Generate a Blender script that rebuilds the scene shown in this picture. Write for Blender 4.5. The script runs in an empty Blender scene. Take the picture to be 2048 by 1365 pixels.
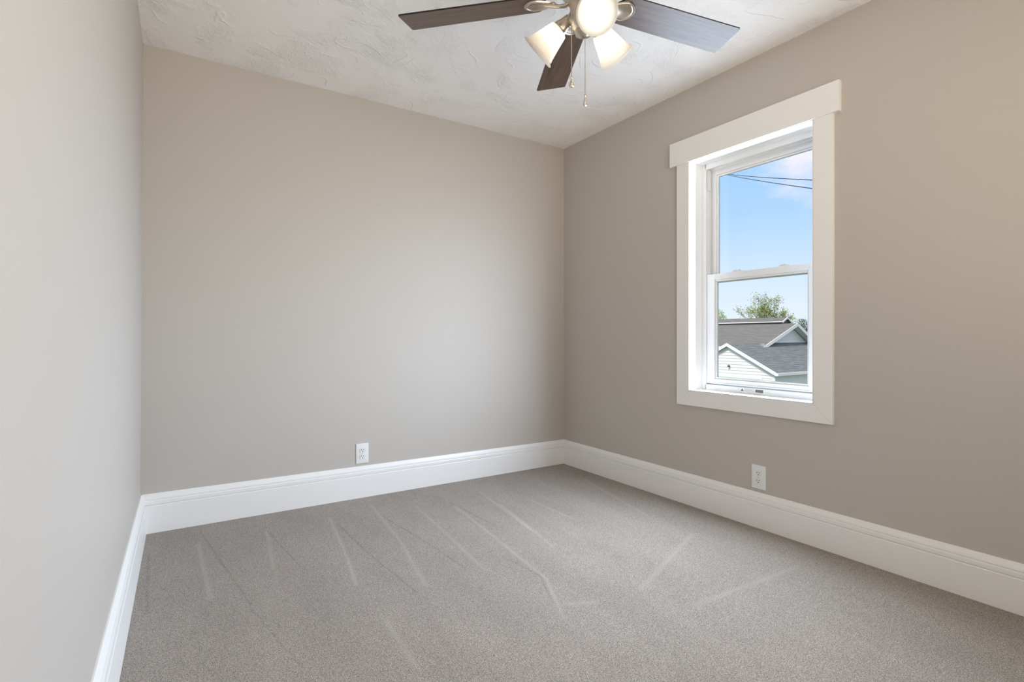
import bpy, bmesh, math, random
import numpy as np
from mathutils import Vector, Matrix

random.seed(7)
scene = bpy.context.scene
COL = scene.collection

# ------------------------------------------------------------------ camera
# room axes: +x towards the window wall, +y towards the back wall
IMG_W = 2048.0
FOCAL_PX, HORIZON_PY, YAW = 1038.28, 672.42, 0.56961
EYE_Z = 0.98557
cam_data = bpy.data.cameras.new('camera')
cam = bpy.data.objects.new('camera', cam_data)
COL.objects.link(cam)
cam.location = (0, 0, EYE_Z)
cam.rotation_euler = (math.pi / 2, 0, -YAW)
cam_data.sensor_fit = 'HORIZONTAL'
cam_data.sensor_width = 36.0
cam_data.lens = FOCAL_PX / IMG_W * 36.0
cam_data.shift_y = (HORIZON_PY - 682.5) / IMG_W
cam_data.clip_start = 0.02
cam_data.clip_end = 600
scene.camera = cam

# ------------------------------------------------------------------ colour management
vs = scene.view_settings
scene.display_settings.display_device = 'sRGB'
vs.view_transform = 'Standard'
vs.look = 'None'
vs.exposure = 0.0
vs.gamma = 1.0
vs.use_curve_mapping = False
scene.cycles.max_bounces = 14
scene.cycles.diffuse_bounces = 8
scene.cycles.glossy_bounces = 4
scene.cycles.transparent_max_bounces = 12
scene.cycles.sample_clamp_indirect = 6.0
scene.cycles.caustics_reflective = False
scene.cycles.caustics_refractive = False


def lin(r, g, b):
    f = lambda c: (c / 255) / 12.92 if c / 255 <= 0.04045 else ((c / 255 + 0.055) / 1.055) ** 2.4
    return (f(r), f(g), f(b), 1.0)


# ------------------------------------------------------------------ sky
world = bpy.data.worlds.new('sky')
scene.world = world
world.use_nodes = True
wn, wl = world.node_tree.nodes, world.node_tree.links
wn.clear()
w_out = wn.new('ShaderNodeOutputWorld')
w_bg = wn.new('ShaderNodeBackground')
w_tc = wn.new('ShaderNodeTexCoord')
w_sep = wn.new('ShaderNodeSeparateXYZ')
wl.new(w_tc.outputs['Generated'], w_sep.inputs[0])
w_ramp = wn.new('ShaderNodeValToRGB')
els = w_ramp.color_ramp.elements
els[0].position, els[0].color = 0.0, lin(232, 243, 254)
els[1].position, els[1].color = 1.0, lin(240, 243, 248)
for p, c in ((0.05, lin(227, 241, 254)), (0.12, lin(208, 231, 255)), (0.21, lin(178, 216, 255)), (0.30, lin(165, 208, 254)), (0.38, lin(196, 220, 250)), (0.5, lin(236, 240, 248))):
    e = els.new(p)
    e.color = c
wl.new(w_sep.outputs['Z'], w_ramp.inputs[0])
# clouds: stretched noise, with one bank low over the neighbouring roofs
w_map = wn.new('ShaderNodeMapping')
w_map.inputs['Scale'].default_value = (1.0, 1.0, 2.2)
wl.new(w_tc.outputs['Generated'], w_map.inputs[0])
w_noise = wn.new('ShaderNodeTexNoise')
w_noise.inputs['Scale'].default_value = 7.0
w_noise.inputs['Detail'].default_value = 7.0
w_noise.inputs['Roughness'].default_value = 0.55
wl.new(w_map.outputs[0], w_noise.inputs['Vector'])
w_dist = wn.new('ShaderNodeVectorMath')
w_dist.operation = 'DISTANCE'
w_dist.inputs[1].default_value = (0.815, 0.46, 0.325)
wl.new(w_tc.outputs['Generated'], w_dist.inputs[0])
w_mr = wn.new('ShaderNodeMapRange')
w_mr.inputs['From Min'].default_value = 0.02
w_mr.inputs['From Max'].default_value = 0.17
w_mr.inputs['To Min'].default_value = 0.36
w_mr.inputs['To Max'].default_value = -0.06
wl.new(w_dist.outputs['Value'], w_mr.inputs['Value'])
w_add = wn.new('ShaderNodeMath')
w_add.operation = 'ADD'
wl.new(w_noise.outputs['Fac'], w_add.inputs[0])
wl.new(w_mr.outputs[0], w_add.inputs[1])
w_cr = wn.new('ShaderNodeValToRGB')
w_cr.color_ramp.elements[0].position = 0.58
w_cr.color_ramp.elements[0].color = (0, 0, 0, 1)
w_cr.color_ramp.elements[1].position = 0.86
w_cr.color_ramp.elements[1].color = (1, 1, 1, 1)
wl.new(w_add.outputs[0], w_cr.inputs[0])
w_mix = wn.new('ShaderNodeMix')
w_mix.data_type = 'RGBA'
wl.new(w_cr.outputs[0], w_mix.inputs[0])
wl.new(w_ramp.outputs[0], w_mix.inputs[6])
w_mix.inputs[7].default_value = lin(243, 240, 253)
wl.new(w_mix.outputs[2], w_bg.inputs['Color'])
w_bg.inputs['Strength'].default_value = 1.06
wl.new(w_bg.outputs[0], w_out.inputs['Surface'])

# hazy sun, high behind the house
sun_data = bpy.data.lights.new('sun', 'SUN')
sun_data.energy = 3.4
sun_data.angle = math.radians(12)
sun_data.color = (1.0, 0.97, 0.92)
sun = bpy.data.objects.new('sun', sun_data)
COL.objects.link(sun)
sun.rotation_euler = Vector((0.62, 0.10, -0.75)).to_track_quat('-Z', 'Y').to_euler()

# ------------------------------------------------------------------ room numbers (metres)
X, Y, H = 2.5154, 3.17945, 2.44          # window wall, back wall, ceiling
XL, YR = -0.15635, -0.43                 # left wall, rear wall
BASE_T = 0.0207
WIN_Y0, WIN_Y1, WIN_Z0, WIN_Z1 = 1.287, 1.994, 0.668, 2.000


def ceil_z(x, y):
    return H - 0.00148 * (x - X) + 0.0022 * (y - Y)


def back_y(x):
    return Y - 0.00345 * (X - x)


def left_x(y):
    return XL - 0.0045 * (Y - y)


# area lamps: daylight at the window, added fill at the unseen rear opening
def window_daylight(name, loc, rot, sx, sy, power, color, sky=1.0, roofs=0.4, lawn=0.8):
    d = bpy.data.lights.new(name, 'AREA')
    d.shape = 'RECTANGLE'
    d.size, d.size_y = sx, sy
    d.energy = power
    d.color = color
    # strength by ray direction: sky from above, roofs level, lawn below; tuned per lamp
    d.use_nodes = True
    n, l = d.node_tree.nodes, d.node_tree.links
    em = next(q for q in n if q.type == 'EMISSION')
    geo = n.new('ShaderNodeNewGeometry')
    sep = n.new('ShaderNodeSeparateXYZ')
    l.new(geo.outputs['Incoming'], sep.inputs[0])
    half = n.new('ShaderNodeMath')
    half.operation = 'MULTIPLY_ADD'
    half.inputs[1].default_value = 0.5
    half.inputs[2].default_value = 0.5
    l.new(sep.outputs['Z'], half.inputs[0])
    mr = n.new('ShaderNodeValToRGB')
    mr.color_ramp.interpolation = 'EASE'
    els = mr.color_ramp.elements
    els[0].position, els[0].color = 0.40, (sky, sky, sky, 1)       # light coming down from the sky
    els[1].position, els[1].color = 1.0, (lawn, lawn, lawn, 1)   # light thrown up by the sunlit lawn
    for p, c in ((0.63, roofs), (0.82, lawn)):
        e = els.new(p)
        e.color = (c, c, c, 1)
    l.new(half.outputs[0], mr.inputs[0])
    l.new(mr.outputs[0], em.inputs['Strength'])
    o = bpy.data.objects.new(name, d)
    COL.objects.link(o)
    o.location = loc
    o.rotation_euler = rot
    return o


WIN_C = (0.5 * (WIN_Y0 + WIN_Y1), 0.5 * (WIN_Z0 + WIN_Z1))
DAY = (0.84, 1.0, 1.21)
window_daylight('window_daylight', (X + 0.042, *WIN_C), (0, math.radians(90), 0), 1.30, 0.68, 69.0, DAY, 1.0, 0.23, 0.20)
REAR_X0, REAR_X1 = 0.12, 1.82
window_daylight('rear_fill_light', (0.5 * (REAR_X0 + REAR_X1), YR - 0.085, 1.33), (math.radians(90), 0, 0), 1.62, 1.28, 40.0, (1.18, 1.0, 0.76), 0.32, 0.95, 0.4)  # invented warm fill lamp behind the camera, brightens the walls and ceiling

# ------------------------------------------------------------------ materials
MATS = {}


def new_mat(name):
    m = bpy.data.materials.new(name)
    m.use_nodes = True
    n, l = m.node_tree.nodes, m.node_tree.links
    n.clear()
    out = n.new('ShaderNodeOutputMaterial')
    b = n.new('ShaderNodeBsdfPrincipled')
    l.new(b.outputs[0], out.inputs[0])
    MATS[name] = m
    return m, n, l, b, out


def noise(n, l, scale, detail=2.0, rough=0.5, vec=None, coord='Object'):
    t = n.new('ShaderNodeTexNoise')
    t.inputs['Scale'].default_value = scale
    t.inputs['Detail'].default_value = detail
    t.inputs['Roughness'].default_value = rough
    if vec is None:
        c = n.new('ShaderNodeTexCoord')
        vec = c.outputs[coord]
    l.new(vec, t.inputs['Vector'])
    return t


def bump(n, l, b, height, strength, dist, chain=None):
    bp = n.new('ShaderNodeBump')
    bp.inputs['Strength'].default_value = strength
    bp.inputs['Distance'].default_value = dist
    l.new(height, bp.inputs['Height'])
    if chain:
        l.new(chain.outputs[0], bp.inputs['Normal'])
    l.new(bp.outputs[0], b.inputs['Normal'])
    return bp


def math_node(n, l, op, a, b=None, clamp=False):
    m = n.new('ShaderNodeMath')
    m.operation = op
    m.use_clamp = clamp
    for i, v in enumerate((a, b)):
        if v is None:
            continue
        if isinstance(v, (int, float)):
            m.inputs[i].default_value = v
        else:
            l.new(v, m.inputs[i])
    return m.outputs[0]


def simple(name, color, rough=0.5, metal=0.0, nscale=0, nstr=0.1, ndist=0.001, spec=0.5, var=0.0, vscale=8):
    m, n, l, b, out = new_mat(name)
    b.inputs['Base Color'].default_value = (*color, 1)
    b.inputs['Roughness'].default_value = rough
    b.inputs['Metallic'].default_value = metal
    b.inputs['Specular IOR Level'].default_value = spec
    if var:
        t = noise(n, l, vscale, 4.0)
        r = n.new('ShaderNodeValToRGB')
        r.color_ramp.elements[0].position = 0.3
        r.color_ramp.elements[1].position = 0.7
        r.color_ramp.elements[0].color = (*[c * (1 - var) for c in color], 1)
        r.color_ramp.elements[1].color = (*[min(1, c * (1 + var)) for c in color], 1)
        l.new(t.outputs['Fac'], r.inputs[0])
        l.new(r.outputs[0], b.inputs['Base Color'])
    if nscale:
        t = noise(n, l, nscale, 3.0)
        bump(n, l, b, t.outputs['Fac'], nstr, ndist)
    return m


def mat_wall(name, color, wav):
    m, n, l, b, out = new_mat(name)
    b.inputs['Base Color'].default_value = (*color, 1)
    b.inputs['Roughness'].default_value = 0.55
    b.inputs['Specular IOR Level'].default_value = 0.35
    t1 = noise(n, l, 2.2, 2.0)
    t2 = noise(n, l, 240.0, 2.0)
    b1 = bump(n, l, b, t1.outputs['Fac'], wav, 0.02)
    bump(n, l, b, t2.outputs['Fac'], 0.08, 0.001, b1)


PAINT = (0.52, 0.482, 0.440)
mat_wall('greige_paint', PAINT, 0.12)
mat_wall('greige_paint_plaster', PAINT, 0.30)


def mat_ceiling():
    m, n, l, b, out = new_mat('textured_ceiling')
    b.inputs['Base Color'].default_value = (0.90, 0.885, 0.87, 1)
    b.inputs['Roughness'].default_value = 0.75
    b.inputs['Specular IOR Level'].default_value = 0.25
    tc = n.new('ShaderNodeTexCoord')
    warp = noise(n, l, 5.0, 2.0, vec=tc.outputs['Object'])
    mixv = n.new('ShaderNodeMix')
    mixv.data_type = 'VECTOR'
    mixv.inputs[0].default_value = 0.12
    l.new(tc.outputs['Object'], mixv.inputs[4])
    l.new(warp.outputs['Color'], mixv.inputs[5])
    # trowel arcs: thin crests along level lines of a broad noise
    a = noise(n, l, 3.2, 1.0, vec=mixv.outputs[1])
    band = math_node(n, l, 'ABSOLUTE', math_node(n, l, 'SUBTRACT', math_node(n, l, 'FRACT', math_node(n, l, 'MULTIPLY', a.outputs['Fac'], 9.0)), 0.5))
    crest = math_node(n, l, 'SUBTRACT', 1.0, math_node(n, l, 'MULTIPLY', band, 14.0), True)
    msk = noise(n, l, 6.0, 2.0, vec=tc.outputs['Object'])
    mk = n.new('ShaderNodeMapRange')
    mk.inputs['From Min'].default_value = 0.5
    mk.inputs['From Max'].default_value = 0.62
    l.new(msk.outputs['Fac'], mk.inputs['Value'])
    arcs = math_node(n, l, 'MULTIPLY', crest, mk.outputs[0])
    # stippled patches
    st = noise(n, l, 75.0, 4.0, 0.65, vec=tc.outputs['Object'])
    msk2 = noise(n, l, 7.5, 3.0, vec=mixv.outputs[1])
    mk2 = n.new('ShaderNodeMapRange')
    mk2.inputs['From Min'].default_value = 0.46
    mk2.inputs['From Max'].default_value = 0.66
    mk2.inputs['To Min'].default_value = 0.12
    l.new(msk2.outputs['Fac'], mk2.inputs['Value'])
    stip = math_node(n, l, 'MULTIPLY', st.outputs['Fac'], mk2.outputs[0])
    hgt = math_node(n, l, 'ADD', math_node(n, l, 'MULTIPLY', arcs, 0.28), stip)
    bump(n, l, b, hgt, 0.75, 0.012)


mat_ceiling()


def mat_carpet():
    m, n, l, b, out = new_mat('cut_pile_carpet')
    b.inputs['Roughness'].default_value = 0.95
    b.inputs['Specular IOR Level'].default_value = 0.1
    b.inputs['Sheen Weight'].default_value = 0.15
    b.inputs['Sheen Roughness'].default_value = 0.6
    tc = n.new('ShaderNodeTexCoord')
    f = noise(n, l, 400.0, 3.0, 0.8, vec=tc.outputs['Object'])
    r = n.new('ShaderNodeValToRGB')
    e = r.color_ramp.elements
    e[0].position, e[0].color = 0.37, (0.10, 0.083, 0.069, 1)
    e[1].position, e[1].color = 0.63, (0.615, 0.545, 0.472, 1)
    k = e.new(0.5)
    k.color = (0.312, 0.269, 0.231, 1)
    l.new(f.outputs['Fac'], r.inputs[0])
    at = n.new('ShaderNodeAttribute')
    at.attribute_name = 'nap'
    wmap = n.new('ShaderNodeMapping')
    wmap.inputs['Scale'].default_value = (2.2, 0.7, 1.0)
    l.new(tc.outputs['Object'], wmap.inputs[0])
    wide = noise(n, l, 2.6, 4.0, vec=wmap.outputs[0])
    g = math_node(n, l, 'ADD', math_node(n, l, 'MULTIPLY', at.outputs['Fac'], 0.30), math_node(n, l, 'ADD', math_node(n, l, 'MULTIPLY', wide.outputs['Fac'], 0.34), 0.83))
    mx = n.new('ShaderNodeMix')
    mx.data_type = 'RGBA'
    mx.blend_type = 'MULTIPLY'
    mx.inputs[0].default_value = 1.0
    l.new(r.outputs[0], mx.inputs[6])
    l.new(g, mx.inputs[7])
    l.new(mx.outputs[2], b.inputs['Base Color'])
    t2 = noise(n, l, 400.0, 3.0, 0.6, vec=tc.outputs['Object'])
    bump(n, l, b, t2.outputs['Fac'], 0.9, 0.004)


mat_carpet()
simple('white_trim_paint', (0.85, 0.84, 0.825), 0.38, nscale=60, nstr=0.03)
simple('white_vinyl', (0.76, 0.76, 0.75), 0.35)
simple('white_plastic', (0.80, 0.80, 0.80), 0.3)
simple('dark_slot', (0.02, 0.018, 0.016), 0.6)
simple('outlet_screw', (0.62, 0.62, 0.60), 0.35, 0.6)
simple('brushed_nickel', (0.62, 0.56, 0.48), 0.28, 1.0, nscale=220, nstr=0.04)
simple('chain_metal', (0.70, 0.62, 0.53), 0.25, 1.0)
simple('label_paper', (0.80, 0.80, 0.78), 0.6)
simple('label_ink', (0.10, 0.10, 0.10), 0.6)
simple('label_grey_ink', (0.45, 0.45, 0.44), 0.6)
simple('wire_black', (0.03, 0.03, 0.035), 0.6)
simple('grass_ground', (0.12, 0.15, 0.07), 0.9, var=0.3, vscale=2)
simple('white_siding', (0.83, 0.82, 0.79), 0.5, var=0.03)
simple('door_cream', (0.80, 0.76, 0.68), 0.5)
simple('white_fascia', (0.84, 0.84, 0.84), 0.45)
simple('soffit', (0.62, 0.62, 0.60), 0.6)
simple('bark', (0.16, 0.115, 0.075), 0.9, var=0.3, vscale=20)
simple('spring_leaf', (0.30, 0.36, 0.09), 0.6, var=0.35, vscale=3)
simple('bright_leaf', (0.34, 0.48, 0.08), 0.6, var=0.3, vscale=3)
simple('dark_leaf', (0.06, 0.11, 0.07), 0.7, var=0.4, vscale=3)
simple('vent_dark', (0.12, 0.12, 0.12), 0.6)


def mat_shingle(name, c0, c1, axis):
    """asphalt shingles: thin course lines and mottled granules"""
    m, n, l, b, out = new_mat(name)
    b.inputs['Roughness'].default_value = 0.9
    b.inputs['Specular IOR Level'].default_value = 0.2
    tc = n.new('ShaderNodeTexCoord')
    mp = n.new('ShaderNodeMapping')
    mp.inputs['Scale'].default_value = (1.2, 7, 7) if axis == 'x' else (7, 1.2, 7)
    l.new(tc.outputs['Object'], mp.inputs[0])
    t = noise(n, l, 1.6, 5.0, 0.7, vec=mp.outputs[0])
    r = n.new('ShaderNodeValToRGB')
    r.color_ramp.elements[0].position = 0.36
    r.color_ramp.elements[1].position = 0.66
    r.color_ramp.elements[0].color = (*c0, 1)
    r.color_ramp.elements[1].color = (*c1, 1)
    l.new(t.outputs['Fac'], r.inputs[0])
    sep = n.new('ShaderNodeSeparateXYZ')
    l.new(tc.outputs['Object'], sep.inputs[0])
    saw = math_node(n, l, 'FRACT', math_node(n, l, 'MULTIPLY', sep.outputs['Z'], 14.0))
    edge = math_node(n, l, 'LESS_THAN', saw, 0.22)
    dk = math_node(n, l, 'SUBTRACT', 1.0, math_node(n, l, 'MULTIPLY', edge, 0.28 if axis == 'x' else 0.14))
    mx = n.new('ShaderNodeMix')
    mx.data_type = 'RGBA'
    mx.blend_type = 'MULTIPLY'
    mx.inputs[0].default_value = 1.0
    l.new(r.outputs[0], mx.inputs[6])
    l.new(dk, mx.inputs[7])
    l.new(mx.outputs[2], b.inputs['Base Color'])
    bump(n, l, b, saw, 0.15, 0.01)


mat_shingle('grey_shingle', (0.135, 0.147, 0.155), (0.225, 0.237, 0.243), 'x')
mat_shingle('brown_grey_shingle', (0.145, 0.138, 0.132), (0.205, 0.198, 0.19), 'y')


def mat_walnut():
    m, n, l, b, out = new_mat('dark_walnut_laminate')
    b.inputs['Roughness'].default_value = 0.32
    b.inputs['Specular IOR Level'].default_value = 0.95
    tc = n.new('ShaderNodeTexCoord')
    mp = n.new('ShaderNodeMapping')
    mp.inputs['Scale'].default_value = (2.5, 46, 10)
    l.new(tc.outputs['Object'], mp.inputs[0])
    t = noise(n, l, 2.0, 6.0, 0.6, vec=mp.outputs[0])
    r = n.new('ShaderNodeValToRGB')
    e = r.color_ramp.elements
    e[0].position, e[0].color = 0.32, (0.030, 0.017, 0.011, 1)
    e[1].position, e[1].color = 0.72, (0.135, 0.070, 0.042, 1)
    l.new(t.outputs['Fac'], r.inputs[0])
    l.new(r.outputs[0], b.inputs['Base Color'])


mat_walnut()
simple('blade_edge_dark', (0.012, 0.008, 0.007), 0.5)


def mat_frosted():
    m, n, l, b, out = new_mat('frosted_glass_shade')
    b.inputs['Base Color'].default_value = (0.62, 0.60, 0.56, 1)
    b.inputs['Roughness'].default_value = 0.35
    tr = n.new('ShaderNodeBsdfTranslucent')
    tr.inputs['Color'].default_value = (0.97, 0.93, 0.87, 1)
    mx = n.new('ShaderNodeMixShader')
    mx.inputs[0].default_value = 0.62
    l.new(b.outputs[0], mx.inputs[1])
    l.new(tr.outputs[0], mx.inputs[2])
    l.new(mx.outputs[0], out.inputs[0])


mat_frosted()


def mat_bulb():
    m, n, l, b, out = new_mat('lit_bulb')
    b.inputs['Base Color'].default_value = (0.9, 0.9, 0.88, 1)
    b.inputs['Emission Color'].default_value = (1.0, 0.94, 0.86, 1)
    b.inputs['Emission Strength'].default_value = 7.0


mat_bulb()


def mat_glass():
    m, n, l, b, out = new_mat('window_glass')
    n.remove(b)
    tr = n.new('ShaderNodeBsdfTransparent')
    tr.inputs['Color'].default_value = (0.985, 0.99, 0.99, 1)
    gl = n.new('ShaderNodeBsdfGlossy')
    gl.inputs['Roughness'].default_value = 0.01
    fr = n.new('ShaderNodeFresnel')
    fr.inputs['IOR'].default_value = 1.14
    mx = n.new('ShaderNodeMixShader')
    l.new(fr.outputs[0], mx.inputs[0])
    l.new(tr.outputs[0], mx.inputs[1])
    l.new(gl.outputs[0], mx.inputs[2])
    l.new(mx.outputs[0], out.inputs[0])


mat_glass()


def mat_clear():
    m, n, l, b, out = new_mat('clear_fob')
    b.inputs['Base Color'].default_value = (0.75, 0.70, 0.62, 1)
    b.inputs['Metallic'].default_value = 0.9
    b.inputs['Roughness'].default_value = 0.12


mat_clear()


# ------------------------------------------------------------------ mesh helpers
def tag(o, label=None, cat=None, group=None, kind=None):
    if label:
        o['label'] = label
    if cat:
        o['category'] = cat
    if group:
        o['group'] = group
    if kind:
        o['kind'] = kind
    return o


def empty(name, loc=(0, 0, 0), rz=0.0):
    o = bpy.data.objects.new(name, None)
    o.empty_display_size = 0.1
    COL.objects.link(o)
    o.location = loc
    o.rotation_euler = (0, 0, rz)
    return o


class MB:
    """collects shapes into one mesh"""

    def __init__(self):
        self.v, self.f, self.m = [], [], []

    def add(self, verts, faces, mi=0):
        k = len(self.v)
        self.v += [tuple(p) for p in verts]
        self.f += [tuple(i + k for i in f) for f in faces]
        self.m += [mi] * len(faces)
        return self

    def hexa(self, p, mi=0):
        """8 points: bottom ring 0-3 ccw seen from above, top ring 4-7"""
        return self.add(p, [(3, 2, 1, 0), (4, 5, 6, 7), (0, 1, 5, 4), (1, 2, 6, 5), (2, 3, 7, 6), (3, 0, 4, 7)], mi)

    def box(self, x0, x1, y0, y1, z0, z1, mi=0):
        return self.hexa([(x0, y0, z0), (x1, y0, z0), (x1, y1, z0), (x0, y1, z0), (x0, y0, z1), (x1, y0, z1), (x1, y1, z1), (x0, y1, z1)], mi)

    def sweep(self, rings, closed=True, caps=True, mi=0):
        n = len(rings[0])
        vv = [p for r in rings for p in r]
        ff = []
        for i in range(len(rings) - 1):
            for j in range(n if closed else n - 1):
                a, b = i * n + j, i * n + (j + 1) % n
                ff.append((a, b, b + n, a + n))
        if caps:
            ff.append(tuple(range(n - 1, -1, -1)))
            ff.append(tuple((len(rings) - 1) * n + j for j in range(n)))
        return self.add(vv, ff, mi)

    def lathe(self, prof, seg=32, M=None, mi=0, closed_ends=True):
        """prof: (radius, height) along local z"""
        M = M or Matrix.Identity(4)
        rings = []
        for r, h in prof:
            rings.append([M @ Vector((r * math.cos(2 * math.pi * j / seg), r * math.sin(2 * math.pi * j / seg), h)) for j in range(seg)])
        return self.sweep(rings, True, closed_ends, mi)

    def tube(self, pts, rad, seg=8, mi=0, flat=1.0):
        pts = [Vector(p) for p in pts]
        if not hasattr(rad, '__len__'):
            rad = [rad] * len(pts)
        rings = []
        up = Vector((0, 0, 1))
        for i, p in enumerate(pts):
            d = (pts[min(i + 1, len(pts) - 1)] - pts[max(i - 1, 0)]).normalized()
            s = d.cross(up)
            if s.length < 1e-4:
                s = Vector((1, 0, 0))
            s.normalize()
            t = s.cross(d).normalized()
            rings.append([p + s * (rad[i] * math.cos(2 * math.pi * j / seg)) + t * (rad[i] * flat * math.sin(2 * math.pi * j / seg)) for j in range(seg)])
        return self.sweep(rings, True, True, mi)

    def ball(self, c, r, seg=8, rings=5, mi=0):
        prof = [(max(1e-5, r * math.sin(math.pi * i / rings)), -r * math.cos(math.pi * i / rings)) for i in range(rings + 1)]
        return self.lathe(prof, seg, Matrix.Translation(c), mi)

    def build(self, name, mats, parent=None, smooth=False, bevel=0.0, auto=35):
        me = bpy.data.meshes.new(name)
        me.from_pydata(self.v, [], self.f)
        me.update()
        mats = mats if isinstance(mats, (list, tuple)) else [mats]
        for mname in mats:
            me.materials.append(MATS[mname])
        me.polygons.foreach_set('material_index', self.m)
        bm = bmesh.new()
        bm.from_mesh(me)
        bmesh.ops.recalc_face_normals(bm, faces=bm.faces)
        if bevel:
            es = [e for e in bm.edges if len(e.link_faces) == 2 and e.calc_face_angle(0) > math.radians(40)]
            bmesh.ops.bevel(bm, geom=es, offset=bevel, segments=2, profile=0.7, affect='EDGES', clamp_overlap=True)
        if smooth:
            for f in bm.faces:
                f.smooth = True
            for e in bm.edges:
                if len(e.link_faces) == 2 and e.calc_face_angle(0) > math.radians(auto):
                    e.smooth = False
        bm.to_mesh(me)
        bm.free()
        o = bpy.data.objects.new(name, me)
        COL.objects.link(o)
        if parent:
            o.parent = parent
        return o


def structure(o, label, cat):
    return tag(o, label, cat, kind='structure')


# ------------------------------------------------------------------ room shell
def build_floor():
    # carpet top with the vacuum tracks pressed into the pile
    light = [[(0.367, 2.868), (0.332, 2.392)], [(0.679, 2.894), (0.638, 2.46), (0.586, 2.062)], [(0.936, 2.993), (0.89, 2.389), (0.817, 1.914)],
             [(1.151, 2.831), (1.11, 2.289), (1.082, 1.897)], [(1.339, 2.706), (1.294, 2.152)], [(1.58, 2.598), (1.468, 1.942)],
             [(1.771, 2.575), (1.787, 2.18)], [(1.289, 2.12), (1.251, 1.701), (1.121, 1.423)], [(2.145, 1.69), (1.51, 1.431)],
             [(2.217, 1.207), (1.589, 1.239)], [(2.34, 2.727), (2.161, 2.014)], [(1.596, 2.866), (1.501, 2.174)], [(0.071, 2.864), (0.096, 2.242)],
             [(0.601, 1.756), (0.594, 1.467)], [(1.19, 1.498), (1.295, 1.452)]]
    dark = [[(0.372, 2.865), (0.434, 2.343)], [(0.694, 2.813), (0.718, 2.336), (0.766, 1.883)], [(0.934, 2.755), (0.988, 2.327), (1.019, 1.969)],
            [(1.339, 2.796), (1.381, 2.325)], [(0.214, 2.086), (0.303, 1.656)], [(1.213, 1.994), (1.246, 1.736), (1.116, 1.415)],
            [(0.087, 3.04), (0.218, 2.121)], [(-0.12, 2.865), (-0.10, 2.25)]]
    x0, x1, y0, y1 = XL - 0.03, X + 0.005, YR - 0.005, Y + 0.005
    nx, ny = 640, 240
    xs, ys = np.linspace(x0, x1, nx), np.linspace(y0, y1, ny)
    gx, gy = np.meshgrid(xs, ys)
    nap = np.zeros_like(gx)

    def seg_field(a, b, sigma):
        a, b = np.array(a), np.array(b)
        d = b - a
        L = np.hypot(*d)
        t = np.clip(((gx - a[0]) * d[0] + (gy - a[1]) * d[1]) / L ** 2, 0, 1)
        dist = np.hypot(gx - a[0] - t * d[0], gy - a[1] - t * d[1])
        return np.exp(-(dist / sigma) ** 2)

    for k, ln in enumerate(light):
        fld = np.zeros_like(gx)
        for a, b in zip(ln[:-1], ln[1:]):
            fld = np.maximum(fld, seg_field(a, b, 0.010))
        nap += fld * (0.50 + 0.25 * ((k * 37) % 10) / 10)
    for k, ln in enumerate(dark):
        fld = np.zeros_like(gx)
        for a, b in zip(ln[:-1], ln[1:]):
            fld = np.maximum(fld, seg_field(a, b, 0.0045))
        nap -= fld * 0.55
    v = np.stack([gx.ravel(), gy.ravel(), 0.0012 * nap.ravel() - 0.0006], 1)
    idx = np.arange(nx * ny).reshape(ny, nx)
    f = np.stack([idx[:-1, :-1].ravel(), idx[:-1, 1:].ravel(), idx[1:, 1:].ravel(), idx[1:, :-1].ravel()], 1)
    nv = len(v)
    low = [(XL - 0.17, YR - 0.17, -0.15), (X + 0.17, YR - 0.17, -0.15), (X + 0.17, Y + 0.17, -0.15), (XL - 0.17, Y + 0.17, -0.15),
           (XL - 0.17, YR - 0.17, -0.004), (X + 0.17, YR - 0.17, -0.004), (X + 0.17, Y + 0.17, -0.004), (XL - 0.17, Y + 0.17, -0.004)]
    verts = [tuple(p) for p in v.tolist()] + low
    faces = [tuple(q) for q in f.tolist()] + [tuple(nv + i for i in q) for q in ((3, 2, 1, 0), (4, 5, 6, 7), (0, 1, 5, 4), (1, 2, 6, 5), (2, 3, 7, 6), (3, 0, 4, 7))]
    me = bpy.data.meshes.new('floor')
    me.from_pydata(verts, [], faces)
    me.materials.append(MATS['cut_pile_carpet'])
    at = me.attributes.new('nap', 'FLOAT', 'POINT')
    at.data.foreach_set('value', np.concatenate([nap.ravel(), np.zeros(8)]).astype(np.float32))
    o = bpy.data.objects.new('floor', me)
    COL.objects.link(o)
    structure(o, 'grey-brown cut pile carpet with vacuum tracks across the whole floor', 'carpet')


build_floor()
WT = 0.16
TOPZ = 2.62

# ceiling: slightly out of level slab between the walls
cx0, cx1, cy0, cy1 = XL - 0.02, X + 0.01, YR - 0.01, Y + 0.01
m = MB()
m.hexa([(cx0, cy0, ceil_z(cx0, cy0)), (cx1, cy0, ceil_z(cx1, cy0)), (cx1, cy1, ceil_z(cx1, cy1)), (cx0, cy1, ceil_z(cx0, cy1)),
        (cx0, cy0, TOPZ), (cx1, cy0, TOPZ), (cx1, cy1, TOPZ), (cx0, cy1, TOPZ)])
structure(m.build('ceiling', 'textured_ceiling'), 'white ceiling with hand trowelled plaster texture', 'ceiling')

# back wall (a touch out of square)
m = MB()
xa, xb = XL - WT - 0.03, X + WT
m.hexa([(xa, back_y(xa), 0), (xb, back_y(xb), 0), (xb, Y + WT, 0), (xa, Y + WT, 0), (xa, back_y(xa), TOPZ), (xb, back_y(xb), TOPZ), (xb, Y + WT, TOPZ), (xa, Y + WT, TOPZ)])
structure(m.build('wall_back', 'greige_paint'), 'plain greige wall facing the camera, left of the corner', 'wall')

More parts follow.
